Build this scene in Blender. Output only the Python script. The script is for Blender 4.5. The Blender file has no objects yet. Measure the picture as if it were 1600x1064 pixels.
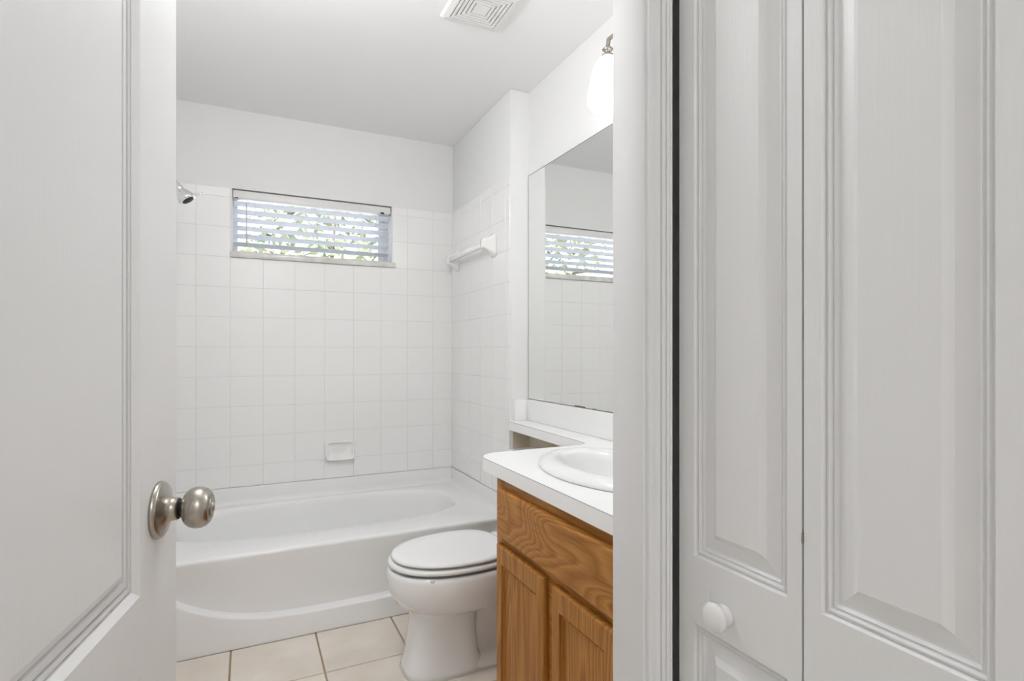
import bpy, bmesh, math, random
from mathutils import Vector, Matrix

# ------------------------------------------------------------------ camera, world, lights
C = bpy.context.scene
COL = C.collection
PI = math.pi
CAM_Z = 1.168
YAW = math.radians(25.8)
FPX = 855.0

cam_data = bpy.data.cameras.new('camera')
cam = bpy.data.objects.new('camera', cam_data)
COL.objects.link(cam)
cam.location = (0, 0, CAM_Z)
cam.rotation_euler = (PI / 2, 0, -YAW)
cam_data.sensor_fit = 'HORIZONTAL'
cam_data.sensor_width = 36.0
cam_data.lens = 36.0 * FPX / 1600.0
cam_data.shift_y = (549.4 - 532.0) / 1600.0
cam_data.clip_start = 0.01
C.camera = cam

world = bpy.data.worlds.new('sky')
C.world = world
world.use_nodes = True
wn = world.node_tree
bg = wn.nodes['Background']
sky = wn.nodes.new('ShaderNodeTexSky')
sky.sky_type = 'HOSEK_WILKIE'
sky.sun_direction = (-0.45, -0.35, 0.8)
sky.turbidity = 3.0
hz = wn.nodes.new('ShaderNodeMix')
hz.data_type = 'RGBA'
hz.inputs[0].default_value = 0.6          # thin bright haze over the blue
hz.inputs[7].default_value = (0.115, 0.115, 0.12, 1)
wn.links.new(sky.outputs[0], hz.inputs[6])
wn.links.new(hz.outputs[2], bg.inputs[0])
bg.inputs[1].default_value = 13.0

def light(name, kind, loc, energy, rot=(0, 0, 0), size=0.5, size_y=None, color=(1, 1, 1)):
    d = bpy.data.lights.new(name, kind)
    d.energy = energy
    d.color = color
    if kind == 'AREA':
        d.shape = 'RECTANGLE'
        d.size = size
        d.size_y = size_y or size
    elif kind == 'SUN':
        d.angle = size
    else:
        d.shadow_soft_size = size
    o = bpy.data.objects.new(name, d)
    COL.objects.link(o)
    o.location = loc
    o.rotation_euler = rot
    return o

sun = light('sun', 'SUN', (-4, -4, 9), 20.0, (math.radians(38), 0, math.radians(-52)), size=0.01, color=(1, 0.96, 0.9))
# the hall's own ceiling lamp, then two added, unseen fill lights
light('hall_ceiling_lamp', 'AREA', (0.0, -0.3, 2.41), 0.7, size=0.6, color=(0.985, 0.99, 1.0))
light('hall_back_fill', 'AREA', (0.15, -1.45, 2.41), 8.5, size=0.9, color=(0.985, 0.99, 1.0))  # unseen fill added behind the camera to light the casing
light('bath_fill_light', 'POINT', (0.08, 1.42, 2.2), 10.5, size=0.14, color=(0.985, 0.99, 1.0))  # added fill without a fixture, brightens the bathroom ceiling and walls
SHADE_STRENGTH = 1.5

C.view_settings.view_transform = 'Standard'
C.view_settings.look = 'None'
C.view_settings.gamma = 1.0
C.view_settings.use_curve_mapping = False
C.view_settings.exposure = 0.76
C.cycles.max_bounces = 14
C.cycles.diffuse_bounces = 8
C.cycles.glossy_bounces = 6
C.cycles.use_denoising = True
C.cycles.sample_clamp_indirect = 6.0

random.seed(7)

# ------------------------------------------------------------------ materials
def lin(c):
    c = c / 255.0
    return c / 12.92 if c <= 0.04045 else ((c + 0.055) / 1.055) ** 2.4

def rgb(r, g, b):
    return (lin(r), lin(g), lin(b), 1.0)

def mat(name, color, rough=0.5, metal=0.0, spec=0.5, coat=0.0, emit=None, emit_strength=0.0):
    m = bpy.data.materials.new(name)
    m.use_nodes = True
    b = m.node_tree.nodes['Principled BSDF']
    b.inputs['Base Color'].default_value = color
    b.inputs['Roughness'].default_value = rough
    b.inputs['Metallic'].default_value = metal
    b.inputs['Specular IOR Level'].default_value = spec
    b.inputs['Coat Weight'].default_value = coat
    b.inputs['Coat Roughness'].default_value = 0.06
    if emit:
        b.inputs['Emission Color'].default_value = emit
        b.inputs['Emission Strength'].default_value = emit_strength
    return m

def nodes(m):
    return m.node_tree.nodes, m.node_tree.links, m.node_tree.nodes['Principled BSDF']

def add_bump(m, scale, strength, stretch=(1, 1, 1), detail=3.0, dist=0.01):
    n, l, b = nodes(m)
    tc = n.new('ShaderNodeTexCoord')
    mp = n.new('ShaderNodeMapping')
    mp.inputs['Scale'].default_value = stretch
    nz = n.new('ShaderNodeTexNoise')
    nz.inputs['Scale'].default_value = scale
    nz.inputs['Detail'].default_value = detail
    bp = n.new('ShaderNodeBump')
    bp.inputs['Strength'].default_value = strength
    bp.inputs['Distance'].default_value = dist
    l.new(tc.outputs['Object'], mp.inputs['Vector'])
    l.new(mp.outputs[0], nz.inputs['Vector'])
    l.new(nz.outputs['Fac'], bp.inputs['Height'])
    l.new(bp.outputs[0], b.inputs['Normal'])
    return nz

def add_mottle(m, c1, c2, scale=4.0, detail=5.0, lo=0.35, hi=0.65):
    n, l, b = nodes(m)
    tc = n.new('ShaderNodeTexCoord')
    nz = n.new('ShaderNodeTexNoise')
    nz.inputs['Scale'].default_value = scale
    nz.inputs['Detail'].default_value = detail
    cr = n.new('ShaderNodeValToRGB')
    cr.color_ramp.elements[0].position = lo
    cr.color_ramp.elements[1].position = hi
    cr.color_ramp.elements[0].color = c1
    cr.color_ramp.elements[1].color = c2
    l.new(tc.outputs['Object'], nz.inputs['Vector'])
    l.new(nz.outputs['Fac'], cr.inputs[0])
    l.new(cr.outputs[0], b.inputs['Base Color'])

M = {}
M['wall'] = mat('wall_paint', (0.82, 0.82, 0.815, 1), 0.75, spec=0.3)
add_bump(M['wall'], 90, 0.06, dist=0.004)
M['ceiling'] = mat('ceiling_paint', (0.88, 0.88, 0.88, 1), 0.9, spec=0.2)
add_bump(M['ceiling'], 60, 0.1, dist=0.005)
M['door'] = mat('door_paint', (0.80, 0.80, 0.80, 1), 0.38)
add_bump(M['door'], 26, 0.12, (9, 9, 0.5), 4.0, 0.003)
M['trim'] = mat('trim_paint', (0.79, 0.79, 0.79, 1), 0.7, spec=0.25)
add_bump(M['trim'], 30, 0.02, (6, 6, 0.6), 3.0, 0.003)
M['tile'] = mat('wall_tile_glaze', (0.89, 0.885, 0.875, 1), 0.12)
add_bump(M['tile'], 14, 0.05, dist=0.006)
M['grout'] = mat('wall_tile_grout', (0.78, 0.78, 0.77, 1), 0.85, spec=0.2)
M['floor_tile'] = mat('floor_tile_glaze', rgb(226, 217, 206), 0.38)
add_mottle(M['floor_tile'], rgb(220, 210, 198), rgb(233, 225, 215), 5.0, 6.0)
M['floor_grout'] = mat('floor_grout', rgb(176, 158, 134), 0.9, spec=0.2)
M['tub'] = mat('tub_enamel', (0.86, 0.86, 0.86, 1), 0.16)
add_bump(M['tub'], 8, 0.02, dist=0.01)
M['porcelain'] = mat('porcelain', (0.86, 0.86, 0.86, 1), 0.07, coat=0.3)
add_bump(M['porcelain'], 6, 0.02, dist=0.01)
M['ceramic'] = mat('ceramic_white', (0.87, 0.87, 0.86, 1), 0.1)
add_bump(M['ceramic'], 20, 0.03, dist=0.004)
M['seat'] = mat('seat_enamel', (0.86, 0.86, 0.86, 1), 0.14)
add_bump(M['seat'], 8, 0.02, dist=0.006)
M['counter'] = mat('counter_laminate', (0.90, 0.90, 0.895, 1), 0.32)
add_bump(M['counter'], 120, 0.03, dist=0.002)
M['seam'] = mat('laminate_seam', rgb(118, 114, 108), 0.6)
add_bump(M['seam'], 100, 0.05, dist=0.001)
M['mirror'] = mat('mirror_silver', (0.90, 0.91, 0.90, 1), 0.0, metal=1.0)
M['mirror_edge'] = mat('mirror_edge', rgb(96, 98, 92), 0.3)
M['nickel'] = mat('brushed_nickel', rgb(178, 171, 162), 0.27, metal=1.0)
add_bump(M['nickel'], 60, 0.04, (1, 1, 12), 3.0, 0.002)
M['chrome'] = mat('chrome', (0.86, 0.86, 0.87, 1), 0.06, metal=1.0)
M['dark'] = mat('dark_gap', (0.02, 0.02, 0.02, 1), 0.8)
M['rubber'] = mat('dark_rubber', (0.035, 0.035, 0.035, 1), 0.6)
M['plastic'] = mat('white_plastic', (0.80, 0.795, 0.78, 1), 0.35)
add_bump(M['plastic'], 70, 0.02, dist=0.002)
M['vent'] = mat('vent_plastic', (0.81, 0.805, 0.79, 1), 0.5)
add_bump(M['vent'], 70, 0.02, dist=0.002)
M['vent_dark'] = mat('vent_shadow', rgb(48, 44, 40), 0.9)
M['slat'] = mat('blind_slat', (0.80, 0.81, 0.83, 1), 0.45)
add_bump(M['slat'], 40, 0.05, (0.4, 5, 5), 3.0, 0.002)
M['cord'] = mat('blind_cord', (0.62, 0.62, 0.62, 1), 0.7)
M['wand'] = mat('blind_wand', rgb(205, 206, 208), 0.2)
M['vinyl'] = mat('window_vinyl', (0.74, 0.75, 0.77, 1), 0.4)
add_bump(M['vinyl'], 50, 0.02, dist=0.002)
M['sill'] = mat('sill_marble', rgb(205, 201, 195), 0.25)
add_mottle(M['sill'], rgb(206, 203, 199), rgb(232, 230, 226), 14.0, 6.0)
M['shade'] = mat('frosted_lamp_glass', (0.9, 0.9, 0.88, 1), 0.3, emit=(1.0, 0.99, 0.975, 1), emit_strength=SHADE_STRENGTH)
M['leaf'] = mat('leaf', (0.32, 0.42, 0.10, 1), 0.5)
add_mottle(M['leaf'], (0.10, 0.125, 0.085, 1), (0.42, 0.46, 0.26, 1), 1.3, 3.0)
M['bark'] = mat('bark', (0.16, 0.12, 0.09, 1), 0.9)
add_bump(M['bark'], 12, 0.5, (3, 3, 0.6), 4.0, 0.02)
M['paving'] = mat('pale_paving', (0.5, 0.5, 0.5, 1), 0.9)
add_mottle(M['paving'], (0.15, 0.155, 0.17, 1), (0.21, 0.21, 0.215, 1), 2.0, 5.0)

# window glass: thin clear pane
g = bpy.data.materials.new('window_glass')
g.use_nodes = True
n, l, b = nodes(g)
b.inputs['Base Color'].default_value = (1, 1, 1, 1)
b.inputs['Roughness'].default_value = 0.0
b.inputs['Transmission Weight'].default_value = 1.0
b.inputs['IOR'].default_value = 1.02
M['glass'] = g

def oak(name, along, seed, cathedral=False):
    """oak whose grain runs along one axis (0 x, 1 y, 2 z)"""
    m = bpy.data.materials.new(name)
    m.use_nodes = True
    n, l, b = nodes(m)
    b.inputs['Roughness'].default_value = 0.42
    b.inputs['Specular IOR Level'].default_value = 0.25
    b.inputs['Coat Weight'].default_value = 0.0
    b.inputs['Coat Roughness'].default_value = 0.25
    tc = n.new('ShaderNodeTexCoord')
    mp = n.new('ShaderNodeMapping')
    mp.inputs['Location'].default_value = (seed * 1.7, seed * 0.9, seed * 2.3)
    s = [1.0, 1.0, 1.0]
    s[along] = 0.22 if cathedral else 0.06
    mp.inputs['Scale'].default_value = s
    l.new(tc.outputs['Object'], mp.inputs['Vector'])
    base = n.new('ShaderNodeTexNoise')          # growth-ring field, cut into bands below
    base.inputs['Scale'].default_value = 7.0 if cathedral else 9.0
    base.inputs['Detail'].default_value = 1.0
    base.inputs['Distortion'].default_value = 0.35
    l.new(mp.outputs[0], base.inputs['Vector'])
    mul = n.new('ShaderNodeMath'); mul.operation = 'MULTIPLY'
    mul.inputs[1].default_value = 26.0 if cathedral else 18.0
    l.new(base.outputs['Fac'], mul.inputs[0])
    fr = n.new('ShaderNodeMath'); fr.operation = 'FRACT'
    l.new(mul.outputs[0], fr.inputs[0])
    ramp = n.new('ShaderNodeValToRGB')
    e = ramp.color_ramp.elements
    e[0].position = 0.0; e[0].color = rgb(165, 111, 50)
    e[1].position = 1.0; e[1].color = rgb(167, 113, 51)
    a = ramp.color_ramp.elements.new(0.55); a.color = rgb(187, 132, 65)
    a = ramp.color_ramp.elements.new(0.86); a.color = rgb(154, 99, 40)
    l.new(fr.outputs[0], ramp.inputs[0])
    mp2 = n.new('ShaderNodeMapping')
    s2 = [60.0, 60.0, 60.0]; s2[along] = 2.2
    mp2.inputs['Scale'].default_value = s2
    l.new(tc.outputs['Object'], mp2.inputs['Vector'])
    pore = n.new('ShaderNodeTexNoise')
    pore.inputs['Scale'].default_value = 5.0
    pore.inputs['Detail'].default_value = 3.0
    l.new(mp2.outputs[0], pore.inputs['Vector'])
    pr = n.new('ShaderNodeValToRGB')
    pr.color_ramp.elements[0].position = 0.30; pr.color_ramp.elements[0].color = (0.66, 0.58, 0.50, 1)
    pr.color_ramp.elements[1].position = 0.52; pr.color_ramp.elements[1].color = (1, 1, 1, 1)
    l.new(pore.outputs['Fac'], pr.inputs[0])
    mx = n.new('ShaderNodeMix'); mx.data_type = 'RGBA'; mx.blend_type = 'MULTIPLY'
    mx.inputs[0].default_value = 0.75
    l.new(ramp.outputs[0], mx.inputs[6]); l.new(pr.outputs[0], mx.inputs[7])
    l.new(mx.outputs[2], b.inputs['Base Color'])
    bp = n.new('ShaderNodeBump')
    bp.inputs['Strength'].default_value = 0.12; bp.inputs['Distance'].default_value = 0.002
    l.new(pore.outputs['Fac'], bp.inputs['Height'])
    l.new(bp.outputs[0], b.inputs['Normal'])
    return m

M['oak_h'] = oak('oak_horizontal_grain', 1, 1.3, True)
M['oak_v'] = oak('oak_vertical_grain', 2, 2.1)
M['oak_v2'] = oak('oak_vertical_grain_second', 2, 3.7)
M['oak_frame'] = oak('oak_frame_grain', 1, 5.2)

# ------------------------------------------------------------------ mesh helpers
class MB:
    """collects geometry in world coordinates"""
    def __init__(self):
        self.bm = bmesh.new()

    def face(self, pts, mi=0, smooth=False):
        vs = [self.bm.verts.new(p) for p in pts]
        f = self.bm.faces.new(vs)
        f.material_index = mi
        f.smooth = smooth
        return f

    def box(self, x0, x1, y0, y1, z0, z1, bev=0.0, seg=2, mi=0, smooth=False):
        t = bmesh.new()
        bmesh.ops.create_cube(t, size=1.0)
        for v in t.verts:
            v.co = Vector(((x0 + x1) / 2 + v.co.x * (x1 - x0), (y0 + y1) / 2 + v.co.y * (y1 - y0), (z0 + z1) / 2 + v.co.z * (z1 - z0)))
        if bev > 0:
            bmesh.ops.bevel(t, geom=list(t.edges), offset=bev, segments=seg, profile=0.5, affect='EDGES')
        self.merge(t, mi, smooth or bev > 0)

    def merge(self, t, mi=0, smooth=False, mtx=None):
        vm = {}
        for v in t.verts:
            vm[v] = self.bm.verts.new(mtx @ v.co if mtx else v.co)
        for f in t.faces:
            nf = self.bm.faces.new([vm[v] for v in f.verts])
            nf.material_index = mi
            nf.smooth = smooth
        t.free()

    def loft(self, loops, closed=True, cap0=False, cap1=False, mi=0, smooth=True):
        rows = [[self.bm.verts.new(p) for p in lp] for lp in loops]
        k = len(rows[0])
        for a, b in zip(rows, rows[1:]):
            for i in range(k if closed else k - 1):
                j = (i + 1) % k
                f = self.bm.faces.new((a[i], a[j], b[j], b[i]))
                f.material_index = mi
                f.smooth = smooth
        if cap0:
            f = self.bm.faces.new(rows[0][::-1]); f.material_index = mi; f.smooth = smooth
        if cap1:
            f = self.bm.faces.new(rows[-1]); f.material_index = mi; f.smooth = smooth
        return rows

    def lathe(self, prof, origin, axis, seg=40, mi=0, cap0=True, cap1=True):
        """prof: list of (radius, distance along axis)"""
        ax = Vector(axis).normalized()
        up = Vector((0, 0, 1)) if abs(ax.z) < 0.9 else Vector((1, 0, 0))
        u = ax.cross(up).normalized()
        v = ax.cross(u)
        o = Vector(origin)
        loops = []
        for r, h in prof:
            r = max(r, 1e-5)
            loops.append([o + ax * h + (u * math.cos(2 * PI * i / seg) + v * math.sin(2 * PI * i / seg)) * r for i in range(seg)])
        self.loft(loops, True, cap0, cap1, mi)

    def tube(self, pts, r, seg=12, mi=0):
        P = [Vector(p) for p in pts]
        loops = []
        prev = None
        for i, p in enumerate(P):
            t = (P[min(i + 1, len(P) - 1)] - P[max(i - 1, 0)]).normalized()
            if prev is None:
                up = Vector((0, 0, 1)) if abs(t.z) < 0.9 else Vector((1, 0, 0))
                u = t.cross(up).normalized()
            else:
                u = (prev - t * prev.dot(t)).normalized()
            prev = u
            w = t.cross(u)
            rr = r[i] if isinstance(r, (list, tuple)) else r
            loops.append([p + (u * math.cos(2 * PI * k / seg) + w * math.sin(2 * PI * k / seg)) * rr for k in range(seg)])
        self.loft(loops, True, True, True, mi)

    def build(self, name, mats, parent=None, autosmooth=None):
        bmesh.ops.recalc_face_normals(self.bm, faces=list(self.bm.faces))
        off = Vector((0, 0, 0))
        if parent is not None:
            q = parent
            while q is not None:
                off += q.location
                q = q.parent
        for v in self.bm.verts:
            v.co -= off
        me = bpy.data.meshes.new(name)
        self.bm.to_mesh(me)
        self.bm.free()
        if not isinstance(mats, (list, tuple)):
            mats = [mats]
        for mm in mats:
            me.materials.append(mm)
        if autosmooth is not None:
            me.set_sharp_from_angle(angle=math.radians(autosmooth))
        o = bpy.data.objects.new(name, me)
        COL.objects.link(o)
        if parent is not None:
            o.parent = parent
        return o

def tag(o, label=None, cat=None, group=None, kind=None):
    if label: o['label'] = label
    if cat: o['category'] = cat
    if group: o['group'] = group
    if kind: o['kind'] = kind
    return o

def thing(name, loc, label, cat, group=None, kind=None):
    o = bpy.data.objects.new(name, None)
    o.empty_display_size = 0.05
    COL.objects.link(o)
    o.location = loc
    return tag(o, label, cat, group, kind)

def rect_minus(r, h):
    """rectangle (a0,a1,b0,b1) minus hole -> rectangles"""
    a0, a1, b0, b1 = r
    h0, h1, k0, k1 = h
    if h1 <= a0 or h0 >= a1 or k1 <= b0 or k0 >= b1:
        return [r]
    out = []
    if h0 > a0: out.append((a0, h0, b0, b1))
    if h1 < a1: out.append((h1, a1, b0, b1))
    c0, c1 = max(a0, h0), min(a1, h1)
    if k0 > b0: out.append((c0, c1, b0, k0))
    if k1 < b1: out.append((c0, c1, k1, b1))
    return [q for q in out if q[1] - q[0] > 0.006 and q[3] - q[2] > 0.006]

def tile_field(mb, rects, place, gap=0.0022, thick=0.006, edge=0.0014, tilt=0.0003):
    """place(a, b, depth) -> point; one low pillow per tile"""
    for a0, a1, b0, b1 in rects:
        a0 += gap / 2; a1 -= gap / 2; b0 += gap / 2; b1 -= gap / 2
        ta, tb = random.uniform(-tilt, tilt), random.uniform(-tilt, tilt)
        cs = [(-1, -1), (1, -1), (1, 1), (-1, 1)]
        L = []
        for ins, dp in ((0, 0.0), (0, thick - edge * 0.7), (edge * 0.35, thick - edge * 0.2), (edge, thick)):
            lp = []
            for sa, sb in cs:
                a = (a0 + ins) if sa < 0 else (a1 - ins)
                b = (b0 + ins) if sb < 0 else (b1 - ins)
                lp.append(place(a, b, dp + (sa * ta + sb * tb if dp > 0 else 0)))
            L.append(lp)
        mb.loft(L, True, False, False, 0, False)
        mb.face(L[-1])

# ------------------------------------------------------------------ room dimensions
YB = 3.213          # tub back wall
XT = 1.143          # tiled right end wall
XV = 1.243          # vanity wall
YW = 2.379          # front face of the wing wall
XL = -0.395         # left wall of the bathroom
CZ = 2.437          # ceiling
VANITY_END = 1.54
YH = 0.56           # hall face of the door wall
YI = 0.626          # bathroom face of the door wall
XJ = 0.458          # right jamb
XB = 0.505          # face of the closet doors
WX0, WX1, WZ0, WZ1 = -0.0775, 0.7712, 1.667, 2.0235   # window opening

# ------------------------------------------------------------------ setting
m = MB(); m.box(-1.3, 1.9, -2.0, 3.4, -0.12, -0.006)
floor = tag(m.build('floor', M['floor_grout']), 'beige square ceramic tile floor with tan grout', 'floor', kind='structure')
m = MB()
P = 0.3135
x_lines = [-0.0585 + P * i for i in range(-4, 8)]
y_lines = [2.0905 + P * i for i in range(-13, 3)]
rects = []
for i in range(len(x_lines) - 1):
    for j in range(len(y_lines) - 1):
        r = (max(x_lines[i], -1.19), min(x_lines[i + 1], 1.24), max(y_lines[j], -1.89), min(y_lines[j + 1], 2.5))
        if r[1] - r[0] > 0.01 and r[3] - r[2] > 0.01:
            rects.append(r)
tile_field(m, rects, lambda a, b_, d: (a, b_, -0.006 + d), gap=0.0065, thick=0.006, edge=0.003, tilt=0.0002)
m.build('floor_tiles', M['floor_tile'], floor)

m = MB(); m.box(-1.3, 1.9, -2.0, 3.4, CZ, CZ + 0.12)
ceil = tag(m.build('ceiling', M['ceiling']), 'flat white painted ceiling over bathroom and hall', 'ceiling', kind='structure')

# back wall with the window opening
m = MB()
m.box(-1.3, WX0, YB, YB + 0.16, 0, CZ)
m.box(WX1, 1.9, YB, YB + 0.16, 0, CZ)
m.box(WX0, WX1, YB, YB + 0.16, 0, WZ0 - 0.012)
m.box(WX0, WX1, YB, YB + 0.16, WZ1, CZ)
wall_back = tag(m.build('wall_back', M['wall']), 'white back wall behind the tub, tiled up to the window head', 'wall', kind='structure')
ZT0 = 0.457; ZR = 0.567; TP = 0.1562; ZTOP = 2.021
rows = [ZT0, ZR] + [ZR + TP * i for i in range(1, 10)] + [ZTOP]
cols = [XL] + [-0.2369 + 0.1564 * i for i in range(0, 9)] + [XT]
HOLE = (WX0, WX1, WZ0 - 0.006, WZ1 + 0.01)
m = MB(); 
for r in rect_minus((XL, XT, ZT0, ZTOP), HOLE):
    m.box(r[0], r[1], YB - 0.0042, YB + 0.004, r[2], r[3])
m.build('grout', M['grout'], wall_back)
m = MB()
rects = []
for i in range(len(cols) - 1):
    for j in range(len(rows) - 1):
        rects += rect_minus((cols[i], cols[i + 1], rows[j], rows[j + 1]), HOLE)
tile_field(m, rects, lambda a, b_, d: (a, YB - d, b_))
m.build('wall_tiles', M['tile'], wall_back)

# right end wall of the tub (wing wall), then the recessed vanity wall
m = MB(); m.box(XT, 1.9, YW, YB, 0, CZ, 0.004, 2)
wall_right = tag(m.build('wall_right', M['wall']), 'white right end wall of the tub alcove, tiled around the towel bar', 'wall', kind='structure')
m = MB(); m.box(XT - 0.0042, XT + 0.004, YW + 0.003, YB, ZT0, ZTOP)
m.build('grout', M['grout'], wall_right)
m = MB()
ycols = [YW + 0.001, 2.430] + [2.430 + 0.1564 * i for i in range(1, 6)] + [YB - 0.006]
ycols = [y for y in ycols if y < YB - 0.02] + [YB - 0.006]
rects = [(ycols[i], ycols[i + 1], rows[j], rows[j + 1]) for i in range(len(ycols) - 1) for j in range(len(rows) - 1)]
tile_field(m, rects, lambda a, b_, d: (XT - d, a, b_))
m.build('wall_tiles', M['tile'], wall_right)
m = MB(); m.box(XV, 1.9, 0.5, YW, 0, CZ)
wall_vanity = tag(m.build('wall_vanity', M['wall']), 'white wall behind the mirror and vanity counter', 'wall', kind='structure')
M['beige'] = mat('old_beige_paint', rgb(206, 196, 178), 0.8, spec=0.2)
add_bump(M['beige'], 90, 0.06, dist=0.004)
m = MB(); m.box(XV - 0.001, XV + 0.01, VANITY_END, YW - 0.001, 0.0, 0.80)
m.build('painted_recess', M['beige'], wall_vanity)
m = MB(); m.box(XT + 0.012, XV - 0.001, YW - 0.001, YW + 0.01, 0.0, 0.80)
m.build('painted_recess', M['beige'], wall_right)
m = MB(); m.box(-1.3, XL, YI, YB, 0, CZ)
tag(m.build('wall_left', M['wall']), 'white left bathroom wall behind the open door', 'wall', kind='structure')

# wall with the bathroom doorway
DZ = 2.05
m = MB()
m.box(XJ + 0.016, 0.492, YH, YI, 0, CZ)
m.box(0.492, XV, YI - 0.014, YI, 0, CZ)
m.box(-1.3, -0.262, YH, YI, 0, CZ)
m.box(-0.262, XJ + 0.016, YH, YI, DZ + 0.016, CZ)
tag(m.build('wall_front', M['wall']), 'white wall holding the bathroom doorway', 'wall', kind='structure')
# hall walls
m = MB()
m.box(-1.3, -1.2, -1.9, YH, 0, CZ)
tag(m.build('wall_hall_left', M['wall']), 'white left wall of the hall', 'wall', kind='structure')
m = MB()
m.box(-1.3, 1.4, -2.0, -1.9, 0, CZ)
tag(m.build('wall_hall_back', M['wall']), 'white rear wall of the hall', 'wall', kind='structure')
m = MB()
m.box(XB + 0.005, XB + 0.1, -1.9, 0.187, 0, CZ)
m.box(XB + 0.005, XB + 0.1, 0.187, YI - 0.014, DZ + 0.03, CZ)
m.box(1.3, 1.4, -1.9, YI - 0.014, 0, CZ)
tag(m.build('wall_hall_right', M['wall']), 'white right wall of the hall around the closet', 'wall', kind='structure')

# jamb and casing, right side of the doorway
m = MB()
m.box(XJ, XJ + 0.016, YH - 0.0, YI, 0, DZ, 0.0015, 1)
tag(m.build('trim_1', M['trim']), 'white right door jamb of the bathroom doorway', 'door jamb', kind='structure')

def casing(mb, xi, sgn, y0, z0, z1, w=0.0325 + 0.006):
    # colonial profile: (distance from the inner edge, projection)
    pr = [(0.0, 0.0), (0.0, 0.0075), (0.0010, 0.0088), (0.005, 0.0092), (0.009, 0.0082), (0.0125, 0.0080), (0.0162, 0.0098), (0.0166, 0.0082), (0.0174, 0.0082), (0.0178, 0.0118),
          (0.0190, 0.0126), (0.0226, 0.0130), (0.0229, 0.0108), (0.0237, 0.0108), (0.0240, 0.0130), (0.0275, 0.0140), (0.0282, 0.0132), (0.0290, 0.0142), (0.0325, 0.0140), (0.0334, 0.0125), (0.0334, 0.0)]
    lo = [[(xi + sgn * a, y0 - p, z) for a, p in pr] for z in (z0, z1)]
    mb.loft(lo, True, True, True, 0, False)

m = MB(); casing(m, XJ + 0.0034, 1, YH, 0, DZ + 0.05)
tag(m.build('trim_2', M['trim']), 'white fluted door casing between doorway and closet', 'door casing', kind='structure')
m = MB()
m.box(-0.262, -0.246, YH, YI, 0, DZ)
casing(m, -0.249, -1, YH, 0, DZ + 0.05)
tag(m.build('trim_3', M['trim']), 'white left door jamb and casing beside the hinges', 'door jamb', kind='structure')
m = MB()
m.box(-0.246, XJ, YH, YI, DZ, DZ + 0.016)
tag(m.build('trim_4', M['trim']), 'white head jamb over the bathroom doorway', 'door jamb', kind='structure')

# ------------------------------------------------------------------ moulded door faces
def panel_door(mb, place, W, z0, z1, panels, prof, thick):
    """place(u, z, depth) maps the door face; panels share one u range; depth < 0 is into the leaf"""
    u0, u1 = panels[0][0], panels[0][1]
    def q(a0, a1, b0, b1):
        mb.face([place(a0, b0, 0), place(a1, b0, 0), place(a1, b1, 0), place(a0, b1, 0)])
    q(0, u0, z0, z1); q(u1, W, z0, z1)
    zs = z0
    for (a, b_, c, d) in panels:
        q(u0, u1, zs, c)
        zs = d
    q(u0, u1, zs, z1)
    for (a, b_, c, d) in panels:
        loops = []
        for ins, dep in prof:
            loops.append([place(a + ins, c + ins, dep), place(b_ - ins, c + ins, dep), place(b_ - ins, d - ins, dep), place(a + ins, d - ins, dep)])
        mb.loft(loops, True, False, True, 0, False)
    # edges and back
    t = -thick
    mb.face([place(0, z0, 0), place(0, z1, 0), place(0, z1, t), place(0, z0, t)])
    mb.face([place(W, z0, 0), place(W, z0, t), place(W, z1, t), place(W, z1, 0)])
    mb.face([place(0, z0, 0), place(0, z0, t), place(W, z0, t), place(W, z0, 0)])
    mb.face([place(0, z1, 0), place(W, z1, 0), place(W, z1, t), place(0, z1, t)])
    mb.face([place(0, z0, t), place(0, z1, t), place(W, z1, t), place(W, z0, t)])

# the bathroom door, standing open on the left
ANG = math.radians(10.5)
DD = Vector((math.sin(ANG), math.cos(ANG), 0))
DN = Vector((math.cos(ANG), -math.sin(ANG), 0))
HG = Vector((-0.2192, 0.5567, 0))
DW = 0.58
def on_door(u, z, d=0.0):
    return HG + DD * u + DN * d + Vector((0, 0, z))
door = thing('door_1', (HG.x, HG.y, 0.01), 'white moulded panel bathroom door standing open at left with a round nickel knob', 'door', kind='structure')
m = MB()
dprof = [(0.0, 0.0), (0.003, -0.0020), (0.0105, -0.0075), (0.0112, -0.0170), (0.0135, -0.0170), (0.0142, -0.0085), (0.0190, -0.0085), (0.0198, -0.0190), (0.0240, -0.0190), (0.0248, -0.0095),
         (0.0345, -0.0090), (0.0352, -0.0165), (0.0385, -0.0165), (0.0395, -0.0095), (0.0515, -0.0045)]
panel_door(m, on_door, DW, 0.01, 2.035, [(0.03, 0.4185, 0.14, 0.688), (0.03, 0.4185, 0.806, 1.93)], dprof, 0.035)
m.build('door_slab', M['door'], door)
knob_o = on_door(0.4935, 0.913)
knob = MB()
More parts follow.
